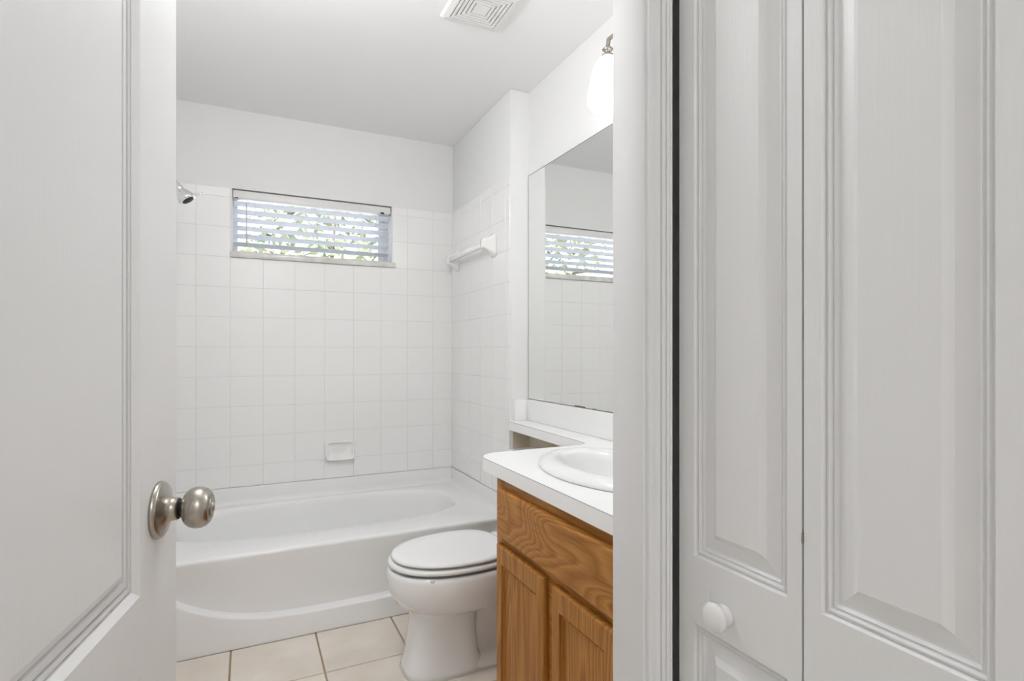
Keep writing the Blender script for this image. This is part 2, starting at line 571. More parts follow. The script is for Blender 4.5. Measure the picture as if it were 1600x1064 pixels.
# rosette
knob.lathe([(0.0, 0.0), (0.0455, 0.0), (0.0458, 0.003), (0.0440, 0.007), (0.0420, 0.0085), (0.0410, 0.0090), (0.0345, 0.0105), (0.0275, 0.0130), (0.0220, 0.0165), (0.0192, 0.0200), (0.0182, 0.0230), (0.0180, 0.0285), (0.0, 0.0285)], knob_o, DN, 56, cap0=False, cap1=False)
kr = knob.build('knob_rosette', M['nickel'], door)
tag(kr, 'flared brushed nickel rosette')
k2 = MB(); k2.lathe([(0.0, 0.028), (0.0165, 0.028), (0.0165, 0.0305), (0.0, 0.0305)], knob_o, DN, 40, cap0=False, cap1=False)
k2.build('knob_gasket', M['rubber'], kr)
k3 = MB()
KS = 0.0195
k3.lathe([(r_, h_ - KS) for r_, h_ in [(0.0, 0.0485), (0.0150, 0.0485), (0.0150, 0.0545), (0.0185, 0.0560), (0.0260, 0.0600), (0.0310, 0.0665), (0.0333, 0.0745), (0.0330, 0.0825), (0.0300, 0.0900), (0.0250, 0.0950), (0.0195, 0.0972), (0.0185, 0.0960),
          (0.0175, 0.0958), (0.0168, 0.0975), (0.0130, 0.0985), (0.0, 0.0988)]], knob_o, DN, 56, cap0=False, cap1=False)
kk = k3.build('door_knob', M['nickel'], door)
tag(kk, 'round brushed nickel knob with keyhole face')
k4 = MB()
kc = knob_o + DN * (0.0980 - KS)
k4.lathe([(0.0, 0.0), (0.0085, 0.0), (0.0085, 0.0012), (0.0075, 0.002), (0.0, 0.002)], kc, DN, 24, cap0=False, cap1=False)
k4.tube([kc + DN * 0.0018 + Vector((0, 0, -0.006)), kc + DN * 0.0018 + Vector((0, 0, 0.006))], 0.0016, 8)
k4.build('lock_button', M['nickel'], kk)

# ------------------------------------------------------------------ folding closet doors at right
bif = thing('door_2', (XB, 0.548, 0.02), 'white two-leaf folding closet door with raised panels and small white knob at right', 'door', kind='structure')
rp = [(0.0, 0.0), (0.0022, -0.0046), (0.0036, -0.0046), (0.0050, -0.0026), (0.0064, -0.0026), (0.0080, -0.0062), (0.0095, -0.0062), (0.0105, -0.0048), (0.0128, -0.0080), (0.0150, -0.0080), (0.0285, -0.0050), (0.0350, -0.0004), (0.0354, 0.0)]
def leaf(name, y_far, y_near, s0, s1, label):
    mb = MB()
    def pl(u, z, d=0.0):
        return (XB - d, y_far - u, z)
    W = y_far - y_near
    panel_door(mb, pl, W, 0.02, 2.04, [(s0, W - s1, 0.16, 0.828), (s0, W - s1, 0.912, 1.93)], rp, 0.028)
    o = mb.build(name, M['door'], bif)
    tag(o, label)
    return o
la = leaf('door_leaf', 0.5452, 0.3712, 0.0262, 0.0165, 'leaf carrying the knob')
lb = leaf('door_leaf', 0.3685, 0.192, 0.0185, 0.0195, 'leaf nearest the camera')
ky, kz = 0.4705, 0.8585
m = MB()
m.lathe([(0.0, 0.0), (0.0130, 0.0), (0.0125, 0.002), (0.0085, 0.004), (0.0080, 0.0075), (0.0110, 0.0100), (0.0155, 0.0125), (0.0172, 0.0155), (0.0165, 0.0185), (0.0130, 0.0212), (0.0075, 0.0228), (0.0, 0.0232)], (XB, ky, kz), (-1, 0, 0), 40, cap0=False, cap1=False)
tag(m.build('knob', M['plastic'], la), 'round white knob')
m = MB()
m.box(XB - 0.001, XB + 0.003, 0.3688, 0.3708, 0.975, 0.984)
m.build('hinge_pin', M['nickel'], bif)

# ------------------------------------------------------------------ window, sill and blind
win = thing('window_1', ((WX0 + WX1) / 2, YB + 0.1, WZ0), 'wide short window high in the tiled back wall', 'window', kind='structure')
m = MB()
y0, y1 = 3.312, 3.345
fw = 0.030
m.box(WX0, WX0 + fw, y0, y1, WZ0, WZ1, 0.003)
m.box(WX1 - fw, WX1, y0, y1, WZ0, WZ1, 0.003)
m.box(WX0, WX1, y0, y1, WZ0, WZ0 + fw, 0.003)
m.box(WX0, WX1, y0, y1, WZ1 - fw, WZ1, 0.003)
m.box(WX1 - 0.062, WX1 - 0.028, y0 + 0.004, y1 - 0.004, WZ0 + 0.02, WZ1 - 0.02, 0.003)
m.build('window_frame', M['vinyl'], win)
m = MB(); m.box(WX0 + 0.02, WX1 - 0.02, 3.328, 3.331, WZ0 + 0.02, WZ1 - 0.02)
m.build('pane', M['glass'], win)
m = MB()
m.box(WX0, WX1, YB - 0.004, y0 + 0.01, WZ0 - 0.012, WZ0 + 0.004)
m.box(-0.0835, 0.786, YB - 0.020, YB - 0.002, WZ0 - 0.006, WZ0 + 0.024, 0.005, 3)
m.build('window_sill', M['sill'], win)
m = MB()
m.box(WX0, WX0 + 0.006, YB - 0.004, y0, WZ0 + 0.004, WZ1); m.box(WX1 - 0.006, WX1, YB - 0.004, y0, WZ0 + 0.004, WZ1)
m.build('reveal', M['trim'], win)

bl = thing('window_blind', ((WX0 + WX1) / 2, 3.26, 1.96), 'white horizontal slat blind lowered in the bathroom window, slats tilted open', 'blind')
m = MB()
m.box(WX0 + 0.010, WX1 - 0.012, 3.217, 3.225, 1.9755, 2.0165, 0.002)
m.build('valance', M['plastic'], bl)
m = MB()
m.box(WX0 + 0.012, WX1 - 0.014, 3.230, 3.285, 1.981, 2.012, 0.002)
m.build('headrail', M['plastic'], bl)
m = MB()
SW, TH = 0.050, math.radians(17)
bx0, bx1 = WX0 + 0.012, WX1 - 0.016
NS = 6
zs = [1.9557 - 0.0432 * i for i in range(NS)]
for zc in zs:
    loops = []
    for k in range(9):
        t = -1 + 2 * k / 8
        yy = t * SW / 2
        crown = 0.0025 * (1 - t * t)
        for_top = []
        cy = 3.257 + yy * math.cos(TH)
        cz = zc - yy * math.sin(TH)
        loops.append((cy + crown * math.sin(TH), cz + crown * math.cos(TH)))
    top = [(cy, cz + 0.0013) for cy, cz in loops]
    bot = [(cy, cz - 0.0013) for cy, cz in reversed(loops)]
    ring = top + bot
    m.loft([[(bx0, a, b_) for a, b_ in ring], [(bx1, a, b_) for a, b_ in ring]], True, True, True, 0, True)
m.build('slats', M['slat'], bl, autosmooth=40)
m = MB(); m.box(bx0, bx1, 3.234, 3.282, 1.690, 1.7015, 0.004, 3)
m.build('bottom_rail', M['plastic'], bl)
for x in (0.036, 0.352, 0.676):
    m = MB()
    m.tube([(x, 3.2325, 1.97), (x, 3.2325, 1.704), (x, 3.257, 1.6925), (x, 3.2815, 1.704), (x, 3.2815, 1.97)], 0.0008, 6)
    m.build('ladder_cord', M['cord'], bl)
m = MB()
m.tube([(-0.0045, 3.226, 1.968), (-0.0045, 3.225, 1.955)], 0.0012, 6)
m.tube([(-0.0045, 3.225, 1.957), (-0.0045, 3.2245, 1.73)], [0.0030, 0.0034], 8)
m.build('tilt_wand', M['wand'], bl)
for a, b_, c, d in ((0.700, 0.722, 1.9745, 1.9835), (0.752, 0.7585, 1.968, 1.977), (WX0 + 0.018, WX0 + 0.034, 1.9735, 1.9785)):
    m = MB(); m.box(a, b_, 3.2155, 3.218, c, d, 0.001)
    m.build('valance_clip', M['vent_dark'], bl)

# ------------------------------------------------------------------ bathtub
tub = thing('bathtub', (0.374, 2.80, 0.0), 'white alcove bathtub with a curved front apron under the tiled wall', 'bathtub')
m = MB()
NA = 112
tcx, tcy = 0.372, 2.872
angs = [2 * PI * i / NA for i in range(NA)]
RX0, RX1, RY0, RY1 = XL + 0.036, XT - 0.036, 2.424, YB - 0.036
for cxn, cyn in ((RX0, RY0), (RX1, RY0), (RX1, RY1), (RX0, RY1)):
    a = math.atan2(cyn - tcy, cxn - tcx) % (2 * PI)
    k = min(range(NA), key=lambda i: abs(angs[i] - a))
    angs[k] = a
def rect_ring(z):
    out = []
    for a in angs:
        c, s = math.cos(a), math.sin(a)
        t = 1e9
        if c > 1e-9: t = min(t, (RX1 - tcx) / c)
        if c < -1e-9: t = min(t, (RX0 - tcx) / c)
        if s > 1e-9: t = min(t, (RY1 - tcy) / s)
        if s < -1e-9: t = min(t, (RY0 - tcy) / s)
        out.append((tcx + c * t, tcy + s * t, z))
    return out
def se_ring(ap, an, bp_, bn, nx, z):
    out = []
    for a in angs:
        c, s = math.cos(a), math.sin(a)
        A = ap if c > 0 else an
        B = bp_ if s > 0 else bn
        r = (abs(c / A) ** nx + abs(s / B) ** nx) ** (-1.0 / nx)
        out.append((tcx + c * r, tcy + s * r, z))
    return out
DK = 0.369
A1, A2, B1, B2 = 0.655, 0.705, 0.288, 0.305
loops = [rect_ring(DK)]
for ins, z in ((0.0, DK + 0.0005), (0.007, DK - 0.001), (0.014, DK - 0.005), (0.020, DK - 0.013), (0.025, DK - 0.026), (0.036, 0.29), (0.052, 0.20), (0.066, 0.14), (0.085, 0.105), (0.115, 0.088), (0.16, 0.082)):
    loops.append(se_ring(A1 - ins, A2 - ins, B1 - ins * 0.8, B2 - ins * 0.8, 2.9, z))
rows_ = m.loft(loops, True, False, False)
f = m.bm.faces.new(rows_[-1]); f.smooth = True
# tiling lip round three sides
prof = [(0.036, DK), (0.026, DK + 0.001), (0.018, DK + 0.005), (0.0125, DK + 0.014), (0.011, DK + 0.03), (0.010, 0.452), (0.0085, 0.4565), (0.0075, 0.4565), (0.0075, 0.33)]
loops = []
for o, z in prof:
    loops.append([(XL + o, RY0, z), (XL + o, YB - o, z), (XT - o, YB - o, z), (XT - o, RY0, z)])
m.loft(loops, False, False, False, 0, True)
# front rim, recessed curved panel and toe strip
NX = 72
def curve_z(x):
    t = abs((x - tcx) / 0.62)
    return min(0.090 + 0.120 * t ** 3.4, 0.318)
YT, YP = 2.404, 2.432
loops = []
for i in range(NX + 1):
    x = XL + 0.001 + (XT - XL - 0.002) * i / NX
    c = curve_z(x)
    top = 0.328
    lp = [(x, RY0, DK), (x, 2.4135, DK - 0.0008), (x, 2.4075, DK - 0.0035), (x, 2.4040, DK - 0.0085), (x, 2.4036, DK - 0.016)]
    blend = min(1.0, max(0.0, (0.316 - c) / 0.05))
    yp = 2.404 + (YP - 2.404) * blend
    for k in range(1, 9):
        q_ = k / 8
        z = 0.352 + (c + 0.012 - 0.352) * q_
        lp.append((x, 2.404 + (yp - 2.404) * min(1.0, q_ * 1.15) ** 0.8, min(z, 0.3515 - k * 0.0002)))
    lp += [(x, yp, min(c + 0.012, 0.3240)), (x, yp - 0.004 * blend, min(c + 0.0055, 0.3235)), (x, (yp + YT) / 2, min(c + 0.003, 0.323)), (x, YT + 0.0035, c + 0.001), (x, YT + 0.0008, c - 0.002), (x, YT, c - 0.007)]
    lp += [(x, YT, c * 0.6), (x, YT, 0.0)]
    loops.append(lp)
m.loft(loops, False, False, False, 0, True)
m.build('tub_shell', M['tub'], tub, autosmooth=60)
m = MB(); m.lathe([(0.0, 0.0), (0.032, 0.0), (0.030, 0.006), (0.0, 0.007)], (-0.2365, 2.872, 0.27), (1, 0, -0.15), 24, cap0=False, cap1=False)
m.build('overflow_plate', M['chrome'], tub)

# ------------------------------------------------------------------ wall accessories in the tub
sd = thing('soap_dish', (0.47, YB - 0.006, 0.556), 'white ceramic soap dish set in the back wall tile above the tub', 'soap dish')
m = MB()
sx0, sx1, sz0, sz1 = 0.390, 0.552, 0.557, 0.668
yb = YB - 0.0045
def soap_ring(ins, dep, n=40):
    cxs, czs = (sx0 + sx1) / 2, (sz0 + sz1) / 2
    a_, b_ = (sx1 - sx0) / 2 - ins, (sz1 - sz0) / 2 - ins
    out = []
    for i in range(n):
        t = 2 * PI * i / n + PI / n
        c, s = math.cos(t), math.sin(t)
        r = (abs(c / a_) ** 9 + abs(s / b_) ** 9) ** (-1 / 9)
        x, z = cxs + c * r, czs + s * r
        lowness = max(0.0, 1 - (z - sz0) / (sz1 - sz0))
        out.append((x, yb - dep * (1 + 1.6 * lowness ** 2), z))
    return out
m.loft([soap_ring(0, 0), soap_ring(0.001, 0.010), soap_ring(0.004, 0.0155), soap_ring(0.008, 0.0165), soap_ring(0.0125, 0.0150), soap_ring(0.017, 0.008), soap_ring(0.024, 0.0045), soap_ring(0.045, 0.004)], True, False, True)
m.build('dish', M['ceramic'], sd)

tb = thing('towel_bar', (XT, 2.82, 1.71), 'white ceramic towel bar high on the tiled right wall', 'towel bar')
def bracket(yc):
    mb = MB()
    x0 = XT - 0.0055
    L = []
    for dep, hw, hh in ((0, 0.031, 0.060), (0.007, 0.031, 0.060), (0.011, 0.028, 0.056), (0.017, 0.0255, 0.050), (0.030, 0.0220, 0.040), (0.046, 0.0200, 0.0305), (0.060, 0.0195, 0.0260), (0.068, 0.0185, 0.0245), (0.072, 0.0150, 0.020)):
        lp = []
        for i in range(32):
            t = 2 * PI * i / 32 + PI / 32
            c, s = math.cos(t), math.sin(t)
            r = (abs(c / hw) ** 7 + abs(s / hh) ** 7) ** (-1 / 7)
            lp.append((x0 - dep, yc + c * r, 1.711 + s * r + dep * 0.05))
        L.append(lp)
    mb.loft(L, True, True, True)
    return mb.build('bracket', M['ceramic'], tb)
bracket(2.562); bracket(3.098)
m = MB(); m.box(XT - 0.070, XT - 0.045, 2.572, 3.088, 1.7010, 1.7260, 0.003)
m.build('bar', M['ceramic'], tb)

sh = thing('shower_head', (XL, 2.81, 1.97), 'chrome shower head on a bent arm high beside the open door', 'shower head')
m = MB()
m.lathe([(0.0, 0.0), (0.030, 0.0), (0.029, 0.006), (0.016, 0.013), (0.0, 0.014)], (XL + 0.001, 2.81, 1.985), (1, 0, 0), 28, cap0=False, cap1=False)
m.build('escutcheon', M['chrome'], sh)
m = MB()
m.tube([(XL + 0.005, 2.81, 1.985), (-0.345, 2.81, 1.984), (-0.322, 2.81, 1.974), (-0.305, 2.81, 1.955), (-0.287, 2.81, 1.914), (-0.278, 2.81, 1.899)], 0.0105, 14)
m.build('shower_arm', M['chrome'], sh)
so = Vector((-0.2800, 2.81, 1.902)); sa = Vector((0.55, -0.12, -0.82))
m = MB()
m.lathe([(0.0, -0.006), (0.013, -0.006), (0.0150, 0.0), (0.0150, 0.010), (0.0178, 0.012), (0.0178, 0.022), (0.0150, 0.025), (0.0200, 0.032), (0.0290, 0.046), (0.0350, 0.058), (0.0375, 0.068), (0.0375, 0.074), (0.0355, 0.078), (0.0330, 0.079)], so, sa, 44, cap0=False, cap1=True)
hd = m.build('spray_head', M['chrome'], sh)
m = MB()
m.lathe([(0.0, 0.0), (0.0255, 0.0), (0.0240, 0.0025), (0.0, 0.003)], so + sa.normalized() * 0.0785, sa, 32, cap0=False, cap1=False)
m.build('spray_face', M['rubber'], hd)
m = MB()
tp = so + sa.normalized() * 0.071
m.tube([tp + Vector((0.028, 0, 0.018)), tp + Vector((0.050, 0, 0.026)), tp + Vector((0.060, 0, 0.031))], [0.006, 0.0048, 0.0052], 10)
m.build('spray_lever', M['chrome'], hd)

tv = thing('tub_valve', (XL, 2.81, 0.74), 'chrome tub valve handle just showing past the edge of the open door', 'tub valve')
m = MB()
m.lathe([(0.0, 0.0), (0.085, 0.0), (0.083, 0.006), (0.030, 0.014), (0.026, 0.045), (0.0, 0.047)], (XL + 0.001, 2.81, 0.74), (1, 0, 0), 36, cap0=False, cap1=False)
m.build('escutcheon', M['chrome'], tv)
m = MB()
m.tube([(XL + 0.046, 2.81, 0.735), (-0.315, 2.81, 0.705), (-0.2915, 2.81, 0.684)], [0.012, 0.010, 0.011], 12)
m.build('lever', M['chrome'], tv)

# ------------------------------------------------------------------ toilet
TY = 1.967
def egg(tip, back, b_, z, cxo=None, nf=2.15, nb=2.8, n=72, yc=TY):
    cx_ = cxo if cxo is not None else tip + 0.245
    out = []
    for i in range(n):
        t = 2 * PI * i / n
        c, s = math.cos(t), math.sin(t)
        A = (back - cx_) if c > 0 else (cx_ - tip)
        nn = nb if c > 0 else nf
        r = (abs(c / A) ** nn + abs(s / b_) ** nn) ** (-1 / nn)
        out.append((cx_ + c * r, yc + s * r, z))
    return out
toilet = thing('toilet', (0.85, TY, 0.0), 'white elongated toilet with closed lid between the tub and the oak vanity', 'toilet')
m = MB()
m.loft([egg(0.475, 0.955, 0.165, 0.380), egg(0.464, 0.968, 0.176, 0.383), egg(0.458, 0.975, 0.182, 0.379), egg(0.455, 0.98, 0.185, 0.366), egg(0.455, 0.98, 0.186, 0.335), egg(0.462, 0.975, 0.183, 0.300),
        egg(0.480, 0.96, 0.170, 0.268), egg(0.508, 0.935, 0.148, 0.243), egg(0.532, 0.90, 0.124, 0.228, 0.72), egg(0.541, 0.80, 0.108, 0.218, 0.68), egg(0.541, 0.775, 0.102, 0.206, 0.66, 3, 4), egg(0.536, 0.772, 0.101, 0.15, 0.66, 3, 4),
        egg(0.524, 0.782, 0.106, 0.06, 0.66, 3, 4), egg(0.512, 0.80, 0.114, 0.022, 0.66, 3, 4), egg(0.506, 0.81, 0.118, 0.0, 0.66, 3, 4)], True, True, True)
# trapway and rear foot behind the pedestal
def slab_ring(x0, x1, hw, z):
    return egg(x0, x1, hw, z, (x0 + x1) / 2, 5, 5)
m.loft([slab_ring(0.70, 1.10, 0.112, 0.0), slab_ring(0.70, 1.10, 0.112, 0.020), slab_ring(0.72, 1.09, 0.100, 0.032), slab_ring(0.75, 1.08, 0.062, 0.05), slab_ring(0.76, 1.08, 0.055, 0.16), slab_ring(0.76, 1.09, 0.075, 0.24), slab_ring(0.75, 1.12, 0.13, 0.30), slab_ring(0.76, 1.16, 0.16, 0.345), slab_ring(0.80, 1.20, 0.165, 0.380), slab_ring(0.86, 1.21, 0.165, 0.386)], True, True, True)
m.build('bowl', M['porcelain'], toilet)
m = MB()
m.loft([egg(0.490, 0.88, 0.150, 0.3925), egg(0.468, 0.903, 0.174, 0.3915), egg(0.460, 0.911, 0.182, 0.395), egg(0.458, 0.913, 0.184, 0.402), egg(0.463, 0.908, 0.180, 0.4085), egg(0.475, 0.90, 0.168, 0.4095)], True, True, True)
m.build('seat', M['seat'], toilet)
m = MB()
m.loft([egg(0.500, 0.875, 0.145, 0.4170), egg(0.477, 0.897, 0.171, 0.4165), egg(0.4705, 0.904, 0.1775, 0.4195), egg(0.471, 0.904, 0.1775, 0.4245), egg(0.477, 0.898, 0.172, 0.4295), egg(0.492, 0.885, 0.158, 0.4320), egg(0.54, 0.84, 0.115, 0.4335)], True, True, True)
m.build('lid', M['seat'], toilet)
for s in (-1, 1):
    m = MB()
    m.box(0.897, 0.935, TY + s * 0.075 - 0.022, TY + s * 0.075 + 0.022, 0.388, 0.428, 0.007, 3)
    m.build('seat_hinge', M['seat'], toilet)
for bx, by in ((0.566, TY - 0.176), (0.605, TY + 0.125), (0.805, TY - 0.125)):
    m = MB(); m.box(bx - 0.006, bx + 0.006, by - 0.005, by + 0.005, 0.3825, 0.3925, 0.001)
    m.build('seat_bumper', M['plastic'], toilet)
m = MB()
m.loft([slab_ring(1.045, 1.232, 0.195, 0.384), slab_ring(1.04, 1.234, 0.20, 0.40), slab_ring(1.030, 1.235, 0.222, 0.69), slab_ring(1.030, 1.235, 0.222, 0.702)], True, True, True)
m.build('tank', M['porcelain'], toilet)
m = MB()
m.loft([slab_ring(1.020, 1.237, 0.230, 0.702), slab_ring(1.016, 1.2375, 0.234, 0.708), slab_ring(1.016, 1.2375, 0.234, 0.728), slab_ring(1.022, 1.234, 0.228, 0.735)], True, True, True)
m.build('tank_lid', M['porcelain'], toilet)
m = MB()
m.tube([(1.034, TY - 0.155, 0.655), (1.018, TY - 0.155, 0.655)], 0.010, 12)
m.tube([(1.018, TY - 0.160, 0.656), (1.014, TY - 0.09, 0.648)], [0.007, 0.006], 10)
m.build('flush_lever', M['chrome'], toilet)

# ------------------------------------------------------------------ vanity cabinet
VX = 0.690; VY0, VY1 = YI + 0.002, 1.531
van = thing('vanity_cabinet', (0.95, 1.1, 0.0), 'oak vanity cabinet with false drawer front and two doors under the white counter', 'vanity cabinet')
m = MB()
m.box(VX + 0.002, XV - 0.006, VY1 - 0.016, VY1, 0.095, 0.7915)
m.box(VX + 0.002, XV - 0.006, VY0, VY0 + 0.016, 0.095, 0.7915)
m.box(VX + 0.002, XV - 0.006, VY0, VY1, 0.095, 0.111)
m.box(XV - 0.014, XV - 0.006, VY0, VY1, 0.095, 0.7915)
m.box(VX + 0.065, XV - 0.006, VY0, VY1 - 0.003, 0.0, 0.097)
m.build('carcass', M['oak_v2'], van)
m = MB()
DY = [(1.211, 1.496), (0.912, 1.165)]
def frame_box(y0, y1, z0, z1):
    m.box(VX - 0.0005, VX + 0.018, y0, y1, z0, z1, 0.0008, 1)
frame_box(1.478, VY1 + 0.0005, 0.094, 0.7918)
frame_box(VY0, 0.925, 0.094, 0.7918)
frame_box(0.9252, 1.4778, 0.745, 0.7918)
frame_box(0.9252, 1.4778, 0.583, 0.632)
frame_box(0.9252, 1.4778, 0.094, 0.135)
frame_box(1.150, 1.224, 0.1352, 0.5828)
m.build('face_frame', M['oak_frame'], van)

def front_panel(mb, y0, y1, z0, z1, x_face, thick, edge, inner=None):
    """slab with rounded lip; inner: list of (inset, depth) for a sunk panel"""
    pr = [(0.0, thick), (0.0, edge * 1.1), (edge * 0.12, edge * 0.55), (edge * 0.45, edge * 0.14), (edge, 0.0)]
    if inner:
        pr += [(a, d) for a, d in inner]
    L = []
    for ins, dep in pr:
        x = x_face + dep
        L.append([(x, y0 + ins, z0 + ins), (x, y1 - ins, z0 + ins), (x, y1 - ins, z1 - ins), (x, y0 + ins, z1 - ins)])
    mb.loft(L, True, True, True, 0, False)
m = MB(); front_panel(m, 0.912, 1.496, 0.6175, 0.7605, 0.6705, 0.0195, 0.008)
m.build('drawer_front', M['oak_h'], van)
for k, (a, b_) in enumerate(DY):
    m = MB()
    front_panel(m, a, b_, 0.115, 0.5945, 0.6705, 0.0195, 0.006)
    d_ = m.build('door', M['oak_v' if k == 0 else 'oak_v2'], van)
    # the sunk centre panel with its moulding is a sub-part set in front of the stiles
    me = d_.data
    bmx = bmesh.new(); bmx.from_mesh(me)
    off = d_.parent.location
    fx = [f for f in bmx.faces if all(abs(v.co.x + off.x - 0.6705) < 1e-4 for v in f.verts)]
    bmesh.ops.delete(bmx, geom=fx, context='FACES')
    mw = MB()
    sy, sz = 0.034, 0.052
    def ring(i_, dep):
        return [(0.6705 + dep, a + i_[0], 0.115 + i_[1]), (0.6705 + dep, b_ - i_[0], 0.115 + i_[1]), (0.6705 + dep, b_ - i_[0], 0.5945 - i_[1]), (0.6705 + dep, a + i_[0], 0.5945 - i_[1])]
    L = [ring((0.006, 0.006), 0.0), ring((sy, sz), 0.0), ring((sy + 0.002, sz + 0.002), 0.0075), ring((sy + 0.005, sz + 0.005), 0.0075), ring((sy + 0.007, sz + 0.007), 0.0045), ring((sy + 0.0095, sz + 0.0095), 0.0045), ring((sy + 0.0115, sz + 0.0115), 0.0105)]
    rows_ = []
    for lp in L:
        rows_.append([bmx.verts.new(Vector(p) - off) for p in lp])
    for p_, q_ in zip(rows_, rows_[1:]):
        for i in range(4):
            bmx.faces.new((p_[i], p_[(i + 1) % 4], q_[(i + 1) % 4], q_[i]))
    bmesh.ops.recalc_face_normals(bmx, faces=list(bmx.faces))
    bmx.to_mesh(me); bmx.free(); mw.bm.free()
    pm = MB(); pm.face(L[-1][::-1]); 
    pm.box(0.6815, 0.6850, a + sy + 0.012, b_ - sy - 0.012, 0.115 + sz + 0.012, 0.5945 - sz - 0.012)
    pm.build('door_panel', M['oak_v2' if k == 0 else 'oak_v'], d_)

# ------------------------------------------------------------------ countertop with its narrow ledge over the tank
CT = 0.834
top = thing('countertop', (0.95, 1.3, 0.792), 'white laminate vanity countertop narrowing to a ledge over the toilet tank', 'countertop')
def arc(cx_, cy_, r, a0, a1, n):
    return [(cx_ + r * math.cos(math.radians(a0 + (a1 - a0) * i / n)), cy_ + r * math.sin(math.radians(a0 + (a1 - a0) * i / n))) for i in range(n + 1)]
out = [(XV - 0.001, YI + 0.001), (0.672, YI + 0.001)]
out += arc(0.672 + 0.075, 1.662 - 0.075, 0.075, 180, 90, 12)
out += arc(1.120 - 0.055, 1.662 + 0.055, 0.055, -90, 0, 10)
out += [(1.133, YW - 0.0015), (XV - 0.001, YW - 0.0015)]
def offset(poly, d):
    n_ = len(poly); res = []
    area = sum(poly[i][0] * poly[(i + 1) % n_][1] - poly[(i + 1) % n_][0] * poly[i][1] for i in range(n_))
    sg = 1 if area > 0 else -1
    for i in range(n_):
        p0, p1, p2 = Vector(poly[i - 1]), Vector(poly[i]), Vector(poly[(i + 1) % n_])
        e1, e2 = (p1 - p0).normalized(), (p2 - p1).normalized()
        n1, n2 = Vector((-e1.y, e1.x)) * sg, Vector((-e2.y, e2.x)) * sg
        b2 = (n1 + n2).normalized()
        res.append(tuple(p1 + b2 * (d / max(0.3, b2.dot(n1)))))
    return res
SCX, SCY = 0.925, 1.245
SA, SB = 0.192, 0.288
hole = [(SCX + (SA - 0.02) * math.cos(2 * PI * i / 64), SCY + (SB - 0.02) * math.sin(2 * PI * i / 64)) for i in range(64)]
m = MB()
i1 = offset(out, 0.0018)
seq = [[(x, y, CT) for x, y in i1], [(x, y, CT - 0.0006) for x, y in offset(out, 0.0006)], [(x, y, CT - 0.0018) for x, y in out], [(x, y, CT - 0.003) for x, y in out], [(x, y, 0.792) for x, y in out]]
r0 = m.loft(seq[:3], True, False, False, 0, False)
m.loft(seq[2:4], True, False, False, 1, False)
m.loft(seq[3:], True, False, False, 0, False)
hv = [m.bm.verts.new((x, y, CT)) for x, y in hole]
he = [m.bm.edges.new((hv[i], hv[(i + 1) % 64])) for i in range(64)]
oe = [m.bm.edges.get((r0[0][i], r0[0][(i + 1) % len(out)])) for i in range(len(out))]
bmesh.ops.triangle_fill(m.bm, use_beauty=True, use_dissolve=False, edges=he + oe)
hb = [m.bm.verts.new((x, y, 0.792)) for x, y in hole]
for i in range(64):
    m.bm.faces.new((hv[i], hv[(i + 1) % 64], hb[(i + 1) % 64], hb[i]))
ob = [m.bm.verts.new((x, y, 0.792)) for x, y in out]
be = [m.bm.edges.new((ob[i], ob[(i + 1) % len(out)])) for i in range(len(out))] + [m.bm.edges.get((hb[i], hb[(i + 1) % 64])) for i in range(64)]
bmesh.ops.triangle_fill(m.bm, use_beauty=True, use_dissolve=False, edges=be)
m.build('counter_slab', [M['counter'], M['seam']], top)
m = MB(); m.box(1.2225, XV - 0.001, YI + 0.001, YW - 0.0015, CT + 0.0005, 0.9365, 0.002)
m.build('backsplash', M['counter'], top)
m = MB(); m.box(1.158, 1.2220, YW - 0.0175, YW - 0.0015, CT + 0.0005, 0.9365, 0.002)
m.build('side_splash', M['counter'], top)

sink = thing('sink', (SCX, SCY, CT), 'oval white drop-in sink in the vanity countertop', 'sink')
m = MB()
def ell(ins, z, n=88):
    return [(SCX + (SA - ins) * math.cos(2 * PI * i / n), SCY + (SB - ins) * math.sin(2 * PI * i / n), z) for i in range(n)]
m.loft([ell(0.004, CT + 0.0004), ell(0.0, CT + 0.003), ell(0.002, CT + 0.010), ell(0.008, CT + 0.018), ell(0.018, CT + 0.0225), ell(0.034, CT + 0.0258), ell(0.048, CT + 0.0255), ell(0.060, CT + 0.0215), ell(0.068, CT + 0.012), ell(0.075, CT - 0.01), ell(0.086, CT - 0.06), ell(0.103, CT - 0.10), ell(0.125, CT - 0.125), ell(0.155, CT - 0.133), ell(0.172, CT - 0.135)], True, False, True)
m.build('basin', M['porcelain'], sink)
m = MB(); m.lathe([(0.0, 0.0), (0.022, 0.0), (0.021, 0.003), (0.0, 0.004)], (SCX, SCY, CT - 0.1345), (0, 0, 1), 28, cap0=False, cap1=False)
m.build('drain', M['chrome'], sink)

# ------------------------------------------------------------------ mirror
mir = thing('mirror', (1.239, 1.55, 0.938), 'large frameless wall mirror above the vanity backsplash', 'mirror')
MY0, MY1, MZ0, MZ1 = 0.70, YW - 0.003, 0.9375, 2.0275
m = MB()
m.box(1.2375, 1.2425, MY0, MY1, MZ0, MZ1, 0, mi=0)
m.build('mirror_backing', M['mirror_edge'], mir)
m = MB()
m.face([(1.2372, MY0 + 0.002, MZ0 + 0.002), (1.2372, MY1 - 0.003, MZ0 + 0.002), (1.2372, MY1 - 0.003, MZ1 - 0.003), (1.2372, MY0 + 0.002, MZ1 - 0.003)])
m.build('mirror_glass', M['mirror'], mir)
for a, b_, h in ((1.875, 1.955, 0.006), (1.800, 1.822, 0.004)):
    m = MB(); m.box(1.2366, 1.2371, a, b_, MZ0 + 0.001, MZ0 + h)
    tag(m.build('worn_edge', M['mirror_edge'], mir), 'dark worn spot on the bottom edge')

